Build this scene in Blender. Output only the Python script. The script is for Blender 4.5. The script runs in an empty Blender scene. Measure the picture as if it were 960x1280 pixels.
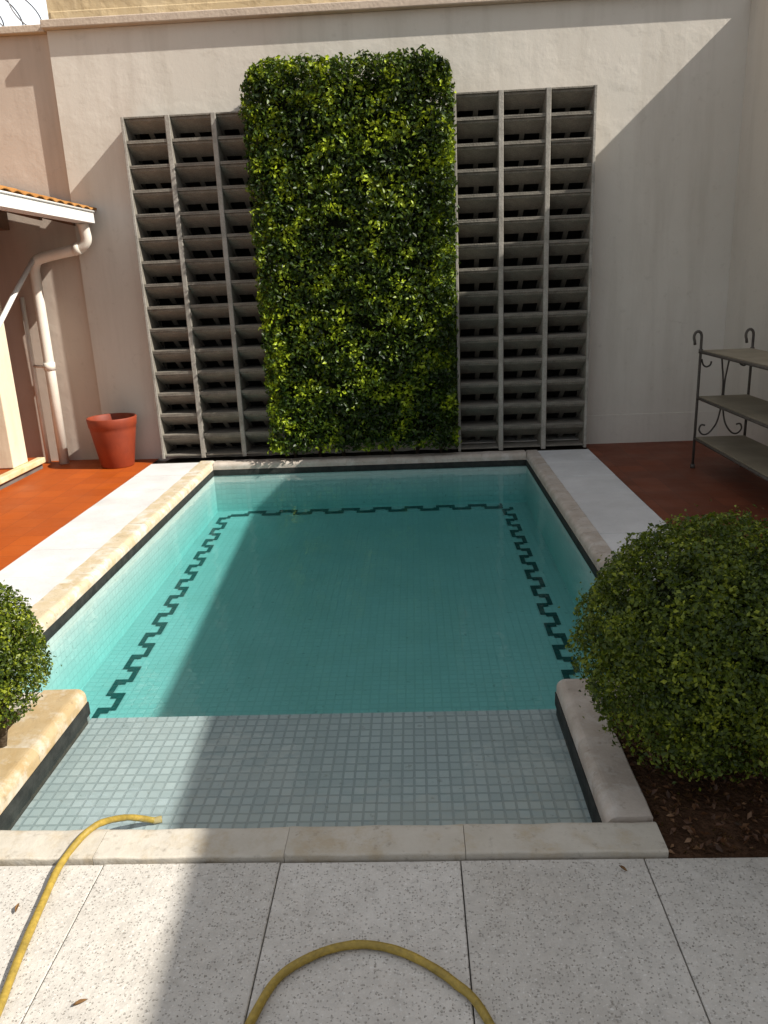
import bpy, bmesh, math, random
import numpy as np
from mathutils import Vector, Matrix
random.seed(7)
rng = np.random.default_rng(11)
scene = bpy.context.scene
COL = scene.collection
R = math.radians

# ------------------------------------------------------------------ camera
cd = bpy.data.cameras.new('camera')
cam = bpy.data.objects.new('camera', cd)
COL.objects.link(cam)
yaw, pitch, roll = -0.0453483, 0.2856444, -0.0436061
f = Vector((math.sin(yaw)*math.cos(pitch), math.cos(yaw)*math.cos(pitch), -math.sin(pitch)))
r0 = Vector((math.cos(yaw), -math.sin(yaw), 0))
u0 = r0.cross(f)
rr = math.cos(roll)*r0 + math.sin(roll)*u0
uu = -math.sin(roll)*r0 + math.cos(roll)*u0
m3 = Matrix((rr, uu, -f)).transposed()
cam.matrix_world = Matrix.Translation((0, 0, 1.5)) @ m3.to_4x4()
cd.sensor_fit = 'VERTICAL'
cd.sensor_height = 24
cd.lens = 24*979.85/1280
cd.clip_start = 0.05
cd.clip_end = 500
scene.camera = cam
scene.render.resolution_x = 768
scene.render.resolution_y = 1024

# ------------------------------------------------------------------ light
SUN = Vector((-1.10, 0.34, -1.0)).normalized()
w = bpy.data.worlds.new('World')
scene.world = w
w.use_nodes = True
wn = w.node_tree.nodes
sky = wn.new('ShaderNodeTexSky')
sky.sky_type = 'NISHITA'
sky.sun_disc = False
sky.sun_elevation = math.asin(-SUN.z)
sky.sun_rotation = math.atan2(-SUN.x, -SUN.y)
sky.air_density = 1.0
sky.dust_density = 2.0
sky.ozone_density = 1.0
bg = wn['Background']
bg.inputs['Strength'].default_value = 0.076
wl = w.node_tree.links
wtc = wn.new('ShaderNodeTexCoord')
wno = wn.new('ShaderNodeTexNoise')                      # thin bright cloud over the blue
wno.inputs['Scale'].default_value = 2.2; wno.inputs['Detail'].default_value = 6
wl.new(wtc.outputs['Generated'], wno.inputs['Vector'])
wrp = wn.new('ShaderNodeValToRGB')
wrp.color_ramp.elements[0].position = 0.34; wrp.color_ramp.elements[0].color = (0.25, 0.25, 0.25, 1)
wrp.color_ramp.elements[1].position = 0.60; wrp.color_ramp.elements[1].color = (0.85, 0.85, 0.85, 1)
wl.new(wno.outputs['Fac'], wrp.inputs[0])
wmx = wn.new('ShaderNodeMix'); wmx.data_type = 'RGBA'
wl.new(wrp.outputs[0], wmx.inputs[0]); wl.new(sky.outputs[0], wmx.inputs[6])
wmx.inputs[7].default_value = (6.5, 6.6, 6.8, 1)
wdt = wn.new('ShaderNodeVectorMath'); wdt.operation = 'DOT_PRODUCT'   # one bright cloud bank low over the back wall
wl.new(wtc.outputs['Generated'], wdt.inputs[0]); wdt.inputs[1].default_value = (-0.40, 0.77, 0.50)
wr2 = wn.new('ShaderNodeValToRGB')
wr2.color_ramp.elements[0].position = 0.82; wr2.color_ramp.elements[0].color = (0, 0, 0, 1)
wr2.color_ramp.elements[1].position = 0.97; wr2.color_ramp.elements[1].color = (1, 1, 1, 1)
wl.new(wdt.outputs['Value'], wr2.inputs[0])
wm2 = wn.new('ShaderNodeMix'); wm2.data_type = 'RGBA'
wl.new(wr2.outputs[0], wm2.inputs[0]); wl.new(wmx.outputs[2], wm2.inputs[6]); wm2.inputs[7].default_value = (12.2, 12.8, 13.4, 1)
wl.new(wm2.outputs[2], bg.inputs[0])
sd = bpy.data.lights.new('sun', 'SUN')
sd.energy = 5.0
sd.angle = R(0.53)
sd.color = (1.0, 0.945, 0.86)
sun = bpy.data.objects.new('sun', sd)
sun.rotation_euler = SUN.to_track_quat('-Z', 'Y').to_euler()
sun.location = (6, -2, 8)
COL.objects.link(sun)
vs = scene.view_settings
vs.view_transform = 'Standard'
vs.look = 'None'
vs.exposure = 0.55
vs.gamma = 1.0
vs.use_curve_mapping = False

# ------------------------------------------------------------------ helpers
def tag(o, label=None, cat=None, group=None, kind=None):
    if label: o['label'] = label
    if cat: o['category'] = cat
    if group: o['group'] = group
    if kind: o['kind'] = kind
    return o

def empty(name, loc=(0, 0, 0)):
    o = bpy.data.objects.new(name, None)
    o.empty_display_size = 0.1
    o.location = loc
    COL.objects.link(o)
    return o

class MB:
    def __init__(s):
        s.v = []; s.f = []; s.sm = []
    def add(s, vs, fs, smooth=False):
        n = len(s.v)
        s.v += [tuple(map(float, v)) for v in vs]
        s.f += [tuple(i+n for i in q) for q in fs]
        s.sm += [smooth]*len(fs)
    def box(s, x0, x1, y0, y1, z0, z1):
        vs = [(x0,y0,z0),(x1,y0,z0),(x1,y1,z0),(x0,y1,z0),(x0,y0,z1),(x1,y0,z1),(x1,y1,z1),(x0,y1,z1)]
        s.add(vs, [(0,3,2,1),(4,5,6,7),(0,1,5,4),(1,2,6,5),(2,3,7,6),(3,0,4,7)])
    def hexa(s, vs):
        s.add(vs, [(0,3,2,1),(4,5,6,7),(0,1,5,4),(1,2,6,5),(2,3,7,6),(3,0,4,7)])
    def tube(s, pts, rad, n=10, cap=True, closed=False):
        pts = [Vector(p) for p in pts]
        m = len(pts)
        rads = rad if isinstance(rad, (list, tuple)) else [rad]*m
        tang = []
        for i in range(m):
            a = pts[max(i-1, 0)]; b = pts[min(i+1, m-1)]
            tang.append((b-a).normalized())
        up = Vector((0, 0, 1))
        if abs(tang[0].dot(up)) > 0.95: up = Vector((1, 0, 0))
        nrm = (up - tang[0]*up.dot(tang[0])).normalized()
        vs = []
        for i in range(m):
            t = tang[i]
            nrm = nrm - t*nrm.dot(t)
            nrm = nrm.normalized() if nrm.length > 1e-6 else t.orthogonal().normalized()
            b = t.cross(nrm)
            for k in range(n):
                a = 2*math.pi*k/n
                vs.append(pts[i] + (nrm*math.cos(a) + b*math.sin(a))*rads[i])
        fs = []
        for i in range(m-1):
            for k in range(n):
                k2 = (k+1) % n
                fs.append((i*n+k, i*n+k2, (i+1)*n+k2, (i+1)*n+k))
        if cap:
            fs.append(tuple(range(n-1, -1, -1)))
            fs.append(tuple(range((m-1)*n, m*n)))
        s.add(vs, fs, True)
    def lathe(s, prof, c=(0, 0, 0), n=40):
        vs = []; fs = []
        for (rd, z) in prof:
            for k in range(n):
                a = 2*math.pi*k/n
                vs.append((c[0]+rd*math.cos(a), c[1]+rd*math.sin(a), c[2]+z))
        for i in range(len(prof)-1):
            for k in range(n):
                k2 = (k+1) % n
                fs.append((i*n+k, i*n+k2, (i+1)*n+k2, (i+1)*n+k))
        s.add(vs, fs, True)
    def sheet(s, xs, ys, z, hole=None):
        """horizontal grid of quads; hole(xc, yc) True leaves the cell out; z number or function"""
        zf = z if callable(z) else (lambda x, y: z)
        idx = {}; vs = []; fs = []
        def vi(i, j):
            if (i, j) not in idx:
                idx[(i, j)] = len(vs); vs.append((xs[i], ys[j], zf(xs[i], ys[j])))
            return idx[(i, j)]
        for i in range(len(xs)-1):
            for j in range(len(ys)-1):
                if hole and hole((xs[i]+xs[i+1])/2, (ys[j]+ys[j+1])/2): continue
                fs.append((vi(i, j), vi(i+1, j), vi(i+1, j+1), vi(i, j+1)))
        s.add(vs, fs)
    def build(s, name, mat, parent=None, bevel=0, seg=2, uv=False):
        me = bpy.data.meshes.new(name)
        me.from_pydata(s.v, [], s.f)
        me.polygons.foreach_set('use_smooth', s.sm)
        if mat: me.materials.append(mat)
        if uv:
            l = me.uv_layers.new(name='UVMap')
            for p in me.polygons:
                n = p.normal
                for li in p.loop_indices:
                    co = me.vertices[me.loops[li].vertex_index].co
                    if abs(n.z) > 0.6: l.data[li].uv = (co.x, co.y)
                    elif abs(n.x) > 0.6: l.data[li].uv = (co.y, co.z)
                    else: l.data[li].uv = (co.x, co.z)
        me.update()
        o = bpy.data.objects.new(name, me)
        COL.objects.link(o)
        if parent is not None:
            o.parent = parent
            o.matrix_parent_inverse = Matrix.Identity(4)
            o.location = -Vector(parent_world(parent))
        if bevel:
            b = o.modifiers.new('bevel', 'BEVEL')
            b.width = bevel; b.segments = seg; b.limit_method = 'ANGLE'; b.angle_limit = R(40)
        return o

def parent_world(p):
    v = Vector((0, 0, 0))
    while p is not None:
        v = v + p.location
        p = p.parent
    return v

def catmull(pts, k=8):
    P = [Vector(p) for p in pts]
    P = [P[0]*2-P[1]] + P + [P[-1]*2-P[-2]]
    out = []
    for i in range(1, len(P)-2):
        for j in range(k):
            t = j/k
            a, b, c, d = P[i-1], P[i], P[i+1], P[i+2]
            out.append(0.5*((2*b) + (c-a)*t + (2*a-5*b+4*c-d)*t*t + (3*b-a-3*c+d)*t**3))
    out.append(P[-2])
    return out

# ------------------------------------------------------------------ materials
class NT:
    def __init__(s, name):
        s.m = bpy.data.materials.new(name); s.m.use_nodes = True
        s.t = s.m.node_tree; s.n = s.t.nodes; s.l = s.t.links
        s.b = s.n['Principled BSDF']; s.out = s.n['Material Output']
        s.tc = s.n.new('ShaderNodeTexCoord')
    def link(s, a, b): s.l.new(a, b)
    def noise(s, scale, detail=5, rough=0.55, vec=None, stretch=None, coord='Object', dist=0):
        n = s.n.new('ShaderNodeTexNoise')
        n.inputs['Scale'].default_value = scale; n.inputs['Detail'].default_value = detail
        n.inputs['Roughness'].default_value = rough; n.inputs['Distortion'].default_value = dist
        v = vec if vec is not None else s.tc.outputs[coord]
        if stretch:
            mp = s.n.new('ShaderNodeMapping'); mp.inputs['Scale'].default_value = stretch
            s.link(v, mp.inputs['Vector']); v = mp.outputs[0]
        s.link(v, n.inputs['Vector'])
        return n.outputs['Fac']
    def ramp(s, fac, stops, const=False):
        r = s.n.new('ShaderNodeValToRGB')
        if const: r.color_ramp.interpolation = 'CONSTANT'
        e = r.color_ramp.elements
        while len(e) < len(stops): e.new(0.5)
        for el, (p, c) in zip(e, stops):
            el.position = p
            el.color = (c, c, c, 1) if isinstance(c, (int, float)) else (*c, 1)
        s.link(fac, r.inputs[0])
        return r.outputs[0]
    def mix(s, fac, a, b, mode='MIX'):
        m = s.n.new('ShaderNodeMix'); m.data_type = 'RGBA'; m.blend_type = mode
        for sock, v in ((m.inputs[0], fac), (m.inputs[6], a), (m.inputs[7], b)):
            if isinstance(v, (int, float)): sock.default_value = v
            elif isinstance(v, tuple): sock.default_value = (*v, 1)
            else: s.link(v, sock)
        return m.outputs[2]
    def math(s, op, a, b=0.0):
        m = s.n.new('ShaderNodeMath'); m.operation = op
        for i, v in enumerate((a, b)):
            if isinstance(v, (int, float)): m.inputs[i].default_value = v
            else: s.link(v, m.inputs[i])
        return m.outputs[0]
    def bump(s, h, dist=0.01, strength=1.0, prev=None):
        b = s.n.new('ShaderNodeBump'); b.inputs['Distance'].default_value = dist
        b.inputs['Strength'].default_value = strength
        s.link(h, b.inputs['Height'])
        if prev is not None: s.link(prev, b.inputs['Normal'])
        return b.outputs[0]
    def set(s, color=None, rough=None, normal=None, spec=None, metal=None):
        for k, v in (('Base Color', color), ('Roughness', rough), ('Normal', normal), ('Specular IOR Level', spec), ('Metallic', metal)):
            if v is None: continue
            if isinstance(v, (int, float)): s.b.inputs[k].default_value = v
            elif isinstance(v, tuple): s.b.inputs[k].default_value = (*v, 1)
            else: s.link(v, s.b.inputs[k])
        return s.m

def mottled(name, c0, c1, scale=3, rough=0.8, bscale=40, bdist=0.004, spec=0.3, metal=0, fine=0.0):
    n = NT(name)
    fac = n.noise(scale, 6, 0.6)
    col = n.ramp(fac, [(0.3, c0), (0.7, c1)])
    if fine:
        col = n.mix(fine, col, n.ramp(n.noise(bscale*1.7, 3), [(0.35, 0.25), (0.65, 1.0)]), 'MULTIPLY')
    nm = n.bump(n.noise(bscale, 4), bdist)
    return n.set(col, rough, nm, spec, metal)

def plaster(name, c_clean, c_dirty, c_stain, lumps=0.0035):
    n = NT(name)
    big = n.noise(0.8, 6, 0.6)
    col = n.mix(n.ramp(big, [(0.35, 0.0), (0.7, 1.0)]), c_clean, c_dirty)
    drip = n.noise(1.0, 5, 0.65, stretch=(5.0, 5.0, 0.45))
    col = n.mix(n.math('MULTIPLY', n.ramp(drip, [(0.50, 0.0), (0.75, 1.0)]), 0.45), col, c_stain)
    vc = n.n.new('ShaderNodeTexVoronoi'); vc.feature = 'DISTANCE_TO_EDGE'; vc.inputs['Scale'].default_value = 0.75
    cw = n.n.new('ShaderNodeVectorMath'); cw.operation = 'ADD'
    cn = n.n.new('ShaderNodeTexNoise'); cn.inputs['Scale'].default_value = 3.0; cn.inputs['Detail'].default_value = 6
    n.link(n.tc.outputs['Object'], cn.inputs['Vector']); n.link(n.tc.outputs['Object'], cw.inputs[0])
    cs = n.n.new('ShaderNodeVectorMath'); cs.operation = 'SCALE'; cs.inputs['Scale'].default_value = 0.5
    n.link(cn.outputs['Color'], cs.inputs[0]); n.link(cs.outputs[0], cw.inputs[1]); n.link(cw.outputs[0], vc.inputs['Vector'])
    crack = n.ramp(vc.outputs['Distance'], [(0.0015, 1.0), (0.005, 0.0)])
    crack = n.math('MULTIPLY', crack, n.ramp(n.noise(1.4, 3), [(0.56, 0.0), (0.68, 0.22)]))
    col = n.mix(crack, col, (0.16, 0.135, 0.11))
    spots = n.noise(14, 4, 0.7)
    col = n.mix(n.math('MULTIPLY', n.ramp(spots, [(0.60, 0.0), (0.75, 1.0)]), 0.35), col, c_stain)
    b1 = n.bump(n.ramp(n.noise(5, 4, 0.5), [(0.45, 0.0), (0.85, 1.0)]), lumps)
    b2 = n.bump(n.noise(45, 4, 0.6), 0.0008, 1.0, b1)
    return n.set(col, 0.9, b2, 0.15)

def tiled(name, size, mortar, c1, c2, cm, rough=0.25, spec=0.5, dirt=(0.5, 0.5, 0.5), dirt_amt=0.3, bump=0.002, wide=None):
    n = NT(name)
    b = n.n.new('ShaderNodeTexBrick')
    b.offset = 0; b.squash = 1
    b.inputs['Scale'].default_value = 1
    b.inputs['Brick Width'].default_value = wide or size
    b.inputs['Row Height'].default_value = size
    b.inputs['Mortar Size'].default_value = mortar
    b.inputs['Mortar Smooth'].default_value = 0.2
    b.inputs['Bias'].default_value = 0
    b.inputs['Color1'].default_value = (*c1, 1); b.inputs['Color2'].default_value = (*c2, 1); b.inputs['Mortar'].default_value = (*cm, 1)
    n.link(n.tc.outputs['UV'], b.inputs['Vector'])
    d = n.ramp(n.noise(2.2, 7, 0.65), [(0.42, 0.0), (0.72, 1.0)])
    col = n.mix(n.math('MULTIPLY', d, dirt_amt), b.outputs['Color'], dirt)
    sp = n.ramp(n.noise(26, 3, 0.6), [(0.66, 0.0), (0.72, 1.0)])
    col = n.mix(n.math('MULTIPLY', sp, 0.35), col, (0.10, 0.10, 0.07))
    inv = n.math('SUBTRACT', 1.0, b.outputs['Fac'])
    return n.set(col, rough, n.bump(inv, bump), spec)

M = {}
M['back_plaster'] = plaster('back_plaster', (0.60, 0.56, 0.495), (0.545, 0.505, 0.44), (0.40, 0.36, 0.30))
M['left_plaster'] = plaster('left_plaster', (0.52, 0.445, 0.375), (0.45, 0.38, 0.315), (0.33, 0.27, 0.22))
M['right_plaster'] = plaster('right_plaster', (0.575, 0.535, 0.47), (0.52, 0.48, 0.42), (0.40, 0.365, 0.31))
M['tan_plaster'] = plaster('tan_plaster', (0.52, 0.41, 0.25), (0.46, 0.355, 0.21), (0.62, 0.52, 0.36), 0.012)
M['lip'] = mottled('lip_concrete', (0.42, 0.34, 0.27), (0.52, 0.43, 0.34), 5, 0.9)
M['post'] = mottled('pale_post', (0.24, 0.225, 0.195), (0.42, 0.395, 0.35), 7, 0.9, 50, 0.003, 0.1, fine=0.25)
M['concrete'] = mottled('block_concrete', (0.11, 0.10, 0.085), (0.30, 0.275, 0.23), 4, 0.95, 60, 0.004, 0.1, fine=0.35)
M['void'] = mottled('void_shade', (0.02, 0.02, 0.018), (0.035, 0.033, 0.03), 4, 1.0)
M['soil'] = mottled('dry_soil', (0.055, 0.030, 0.018), (0.12, 0.065, 0.038), 9, 1.0, 45, 0.02, 0.05, fine=0.5)
M['bed'] = mottled('damp_soil', (0.02, 0.016, 0.012), (0.05, 0.04, 0.03), 8, 1.0, 45, 0.02, 0.05)
M['mortar'] = mottled('mortar', (0.09, 0.082, 0.068), (0.24, 0.22, 0.19), 9, 1.0)
M['cream'] = plaster('cream_paint', (0.72, 0.64, 0.48), (0.66, 0.58, 0.43), (0.45, 0.38, 0.27), 0.003)
M['brown_wall'] = mottled('brown_wall', (0.16, 0.075, 0.04), (0.22, 0.11, 0.06), 3, 0.9)
M['wood'] = mottled('dark_wood', (0.13, 0.07, 0.04), (0.20, 0.11, 0.065), 6, 0.7)
M['roof_tile'] = mottled('clay_tile', (0.32, 0.13, 0.03), (0.46, 0.23, 0.07), 7, 0.85, 60, 0.003, 0.2, fine=0.35)
M['gutter'] = mottled('gutter_paint', (0.70, 0.69, 0.66), (0.80, 0.79, 0.76), 4, 0.45, 20, 0.0008, 0.4)
M['pipe'] = mottled('pipe_paint', (0.66, 0.61, 0.52), (0.76, 0.71, 0.63), 6, 0.45, 20, 0.0006, 0.4)
M['iron'] = mottled('wrought_iron', (0.055, 0.047, 0.04), (0.11, 0.095, 0.08), 20, 0.6, 90, 0.001, 0.4, 0.2)
M['shelf'] = mottled('weathered_board', (0.20, 0.17, 0.12), (0.29, 0.25, 0.18), 5, 0.6, 40, 0.001, 0.4)
M['wire'] = mottled('galvanised_wire', (0.18, 0.18, 0.19), (0.30, 0.30, 0.31), 8, 0.5, 50, 0.0005, 0.5, 0.6)
M['bark'] = mottled('bark', (0.055, 0.040, 0.028), (0.12, 0.09, 0.06), 18, 1.0, 60, 0.006, 0.1)
M['core'] = mottled('twig_shade', (0.010, 0.012, 0.006), (0.022, 0.026, 0.012), 14, 1.0, 30, 0.03, 0.0)  # twigs painted near black for the shade deep inside foliage
M['pot'] = mottled('terracotta', (0.18, 0.028, 0.010), (0.27, 0.045, 0.014), 6, 0.6, 40, 0.001, 0.4)
M['hose'] = mottled('yellow_hose', (0.27, 0.19, 0.035), (0.42, 0.29, 0.05), 22, 0.5, 60, 0.0005, 0.4, fine=0.35)
M['hose_end'] = mottled('hose_coupling', (0.24, 0.18, 0.06), (0.32, 0.25, 0.11), 9, 0.5)
M['dry_leaf'] = mottled('dry_leaf', (0.10, 0.05, 0.02), (0.26, 0.14, 0.05), 30, 0.8)
M['litter_rim'] = mottled('step_nosing', (0.55, 0.42, 0.20), (0.72, 0.62, 0.42), 8, 0.6)
M['riser'] = mottled('grey_riser', (0.10, 0.09, 0.08), (0.17, 0.155, 0.14), 8, 0.8)
M['grime'] = mottled('grime', (0.012, 0.014, 0.013), (0.035, 0.038, 0.034), 16, 0.8, 50, 0.003, 0.3)
M['key_tile'] = mottled('dark_green_tile', (0.010, 0.045, 0.045), (0.02, 0.07, 0.068), 20, 0.3)
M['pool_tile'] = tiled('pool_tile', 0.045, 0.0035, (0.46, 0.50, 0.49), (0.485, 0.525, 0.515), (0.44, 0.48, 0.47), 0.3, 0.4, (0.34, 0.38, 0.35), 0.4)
M['lit_wall_tile'] = tiled('pool_wall_lit_tile', 0.045, 0.0035, (0.52, 0.60, 0.58), (0.56, 0.64, 0.62), (0.515, 0.59, 0.57), 0.3, 0.4, (0.42, 0.48, 0.45), 0.4)  # paler than the floor tile: light bounced onto the walls is painted in
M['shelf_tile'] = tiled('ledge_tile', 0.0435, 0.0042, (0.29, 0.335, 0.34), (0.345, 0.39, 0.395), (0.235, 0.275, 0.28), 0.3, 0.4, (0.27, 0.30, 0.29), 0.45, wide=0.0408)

def red_floor(name, c1, c2, cm, cd_):
    n = NT(name)
    b = n.n.new('ShaderNodeTexBrick'); b.offset = 0
    b.inputs['Scale'].default_value = 1
    b.inputs['Brick Width'].default_value = 0.2; b.inputs['Row Height'].default_value = 0.2
    b.inputs['Mortar Size'].default_value = 0.003; b.inputs['Mortar Smooth'].default_value = 0.3
    b.inputs['Color1'].default_value = (*c1, 1); b.inputs['Color2'].default_value = (*c2, 1)
    b.inputs['Mortar'].default_value = (*cm, 1)
    n.link(n.tc.outputs['UV'], b.inputs['Vector'])
    d = n.ramp(n.noise(1.6, 7, 0.65), [(0.40, 0.0), (0.75, 1.0)])
    col = n.mix(n.math('MULTIPLY', d, 0.5), b.outputs['Color'], cd_)
    sp = n.ramp(n.noise(35, 3, 0.6), [(0.68, 0.0), (0.73, 1.0)])
    col = n.mix(n.math('MULTIPLY', sp, 0.4), col, (0.12, 0.05, 0.03))
    return n.set(col, n.ramp(n.noise(3, 4), [(0.3, 0.45), (0.7, 0.7)]), n.bump(n.noise(30, 4), 0.0015), 0.3)
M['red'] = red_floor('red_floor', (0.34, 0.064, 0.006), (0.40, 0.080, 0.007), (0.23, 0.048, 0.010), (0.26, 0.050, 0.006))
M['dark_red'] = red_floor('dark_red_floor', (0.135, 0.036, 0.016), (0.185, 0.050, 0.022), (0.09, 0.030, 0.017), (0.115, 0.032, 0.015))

def paver():
    n = NT('pitted_paver')
    oi = n.n.new('ShaderNodeObjectInfo')
    big = n.noise(2.3, 6, 0.6)
    col = n.ramp(big, [(0.3, (0.50, 0.47, 0.425)), (0.72, (0.60, 0.575, 0.53))])
    ge = n.n.new('ShaderNodeNewGeometry')
    col = n.mix(0.9, col, n.ramp(ge.outputs['Random Per Island'], [(0.0, (0.86, 0.85, 0.83)), (1.0, (1.05, 1.04, 1.03))]), 'MULTIPLY')
    st = n.ramp(n.noise(1.7, 7, 0.72), [(0.50, 0.0), (0.68, 1.0)])
    col = n.mix(n.math('MULTIPLY', st, 0.45), col, (0.46, 0.42, 0.36))
    med = n.ramp(n.noise(22, 5, 0.65), [(0.3, 0.72), (0.6, 1.0)])
    col = n.mix(0.6, col, med, 'MULTIPLY')
    vo = n.n.new('ShaderNodeTexVoronoi'); vo.inputs['Scale'].default_value = 150
    wv = n.n.new('ShaderNodeVectorMath'); wv.operation = 'ADD'
    wn2 = n.n.new('ShaderNodeTexNoise'); wn2.inputs['Scale'].default_value = 180; n.link(n.tc.outputs['Object'], wn2.inputs['Vector'])
    ws = n.n.new('ShaderNodeVectorMath'); ws.operation = 'SCALE'; ws.inputs['Scale'].default_value = 0.006
    n.link(wn2.outputs['Color'], ws.inputs[0]); n.link(n.tc.outputs['Object'], wv.inputs[0]); n.link(ws.outputs[0], wv.inputs[1])
    n.link(wv.outputs[0], vo.inputs['Vector'])
    sp_ = n.n.new('ShaderNodeSeparateColor'); n.link(vo.outputs['Color'], sp_.inputs[0])
    rad_ = n.ramp(sp_.outputs[0], [(0.2, 0.0), (1.0, 0.46)])
    pf = n.ramp(n.math('SUBTRACT', rad_, vo.outputs['Distance']), [(0.0, 0.0), (0.08, 1.0)])
    col = n.mix(n.math('MULTIPLY', pf, n.ramp(sp_.outputs[1], [(0.0, 0.08), (1.0, 0.6)])), col, (0.17, 0.145, 0.115))
    pit2 = n.noise(75, 2, 0.5, dist=0.3)
    pf2 = n.ramp(pit2, [(0.24, 1.0), (0.29, 0.0)])
    col = n.mix(n.math('MULTIPLY', pf2, 0.6), col, (0.11, 0.09, 0.07))
    chip = n.ramp(n.noise(120, 2, 0.5), [(0.62, 0.0), (0.70, 1.0)])
    col = n.mix(n.math('MULTIPLY', chip, 0.5), col, (0.72, 0.70, 0.66))
    h = n.math('SUBTRACT', n.noise(60, 4), n.math('MULTIPLY', pf, 1.2))
    return n.set(col, 0.85, n.bump(h, 0.003), 0.2)
M['paver'] = paver()

def slab_mat():
    n = NT('white_slab')
    col = n.ramp(n.noise(3.0, 6, 0.6), [(0.3, (0.52, 0.52, 0.515)), (0.7, (0.66, 0.66, 0.655))])
    sp = n.ramp(n.noise(60, 3, 0.6), [(0.62, 0.0), (0.70, 1.0)])
    col = n.mix(n.math('MULTIPLY', sp, 0.3), col, (0.36, 0.36, 0.34))
    col = n.mix(n.math('MULTIPLY', n.ramp(n.noise(1.3, 6, 0.7), [(0.5, 0.0), (0.7, 1.0)]), 0.4), col, (0.40, 0.385, 0.36))
    return n.set(col, 0.8, n.bump(n.noise(50, 4), 0.002), 0.25)
M['white_slab'] = slab_mat()

def coping_mat(name, a, b, stain, amt):
    n = NT(name)
    oi = n.n.new('ShaderNodeObjectInfo')
    va = n.n.new('ShaderNodeVectorMath'); va.operation = 'ADD'
    n.link(n.tc.outputs['Object'], va.inputs[0]); 
    cb = n.n.new('ShaderNodeCombineXYZ'); n.link(n.math('MULTIPLY', oi.outputs['Random'], 30.0), cb.inputs[0]); n.link(cb.outputs[0], va.inputs[1])
    v = va.outputs[0]
    col = n.mix(n.ramp(n.noise(5, 6, 0.65, vec=v), [(0.32, 0.0), (0.68, 1.0)]), a, b)
    col = n.mix(n.math('MULTIPLY', n.ramp(n.noise(8, 5, 0.7, vec=v), [(0.48, 0.0), (0.66, 1.0)]), amt), col, stain)
    col = n.mix(n.math('MULTIPLY', n.ramp(n.noise(28, 4, 0.7, vec=v), [(0.58, 0.0), (0.72, 1.0)]), 0.4), col, (0.13, 0.10, 0.07))
    h = n.noise(25, 5, 0.6)
    return n.set(col, 0.85, n.bump(h, 0.004), 0.2)
M['coping_gold'] = coping_mat('coping_gold', (0.36, 0.255, 0.125), (0.44, 0.345, 0.21), (0.52, 0.475, 0.39), 0.9)
M['coping_cream'] = coping_mat('coping_cream', (0.46, 0.37, 0.23), (0.53, 0.46, 0.34), (0.62, 0.59, 0.54), 0.9)
M['coping_grey'] = coping_mat('coping_grey', (0.36, 0.31, 0.26), (0.50, 0.44, 0.38), (0.56, 0.53, 0.49), 0.7)
M['coping_pale'] = coping_mat('coping_pale', (0.44, 0.40, 0.33), (0.53, 0.49, 0.42), (0.38, 0.29, 0.17), 0.55)

def leaf_mat(name, dark, mid, bright, scale, pos=(0.30, 0.62, 0.86), clump=False):
    n = NT(name)
    g = n.n.new('ShaderNodeNewGeometry')
    cl = n.noise(scale, 3, 0.6)
    fac = n.math('ADD', n.math('MULTIPLY', g.outputs['Random Per Island'], 0.45), n.math('SUBTRACT', n.math('MULTIPLY', cl, 1.1), 0.22))
    if clump:
        fac = n.math('ADD', n.math('MULTIPLY', g.outputs['Random Per Island'], 0.38), n.math('MULTIPLY', n.ramp(cl, [(0.40, 0.0), (0.68, 1.0)]), 0.72))
    col = n.ramp(fac, [(pos[0], dark), (pos[1], mid), (pos[2], bright)])
    n.set(col, 0.42, None, 0.35)
    tr = n.n.new('ShaderNodeBsdfTranslucent')
    n.link(n.mix(0.5, col, (0.16, 0.22, 0.015)), tr.inputs['Color'])
    mx = n.n.new('ShaderNodeMixShader'); mx.inputs[0].default_value = 0.28
    n.link(n.b.outputs[0], mx.inputs[1]); n.link(tr.outputs[0], mx.inputs[2])
    n.link(mx.outputs[0], n.out.inputs['Surface'])
    return n.m
M['hedge_leaf'] = leaf_mat('hedge_leaf', (0.012, 0.028, 0.003), (0.058, 0.105, 0.008), (0.42, 0.52, 0.02), 6.0, (0.22, 0.55, 0.90), True)
M['ball_leaf'] = leaf_mat('ball_leaf', (0.020, 0.040, 0.005), (0.085, 0.122, 0.009), (0.27, 0.31, 0.02), 9)
M['litter'] = leaf_mat('leaf_litter', (0.045, 0.02, 0.010), (0.12, 0.05, 0.022), (0.30, 0.17, 0.09), 12)

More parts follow.
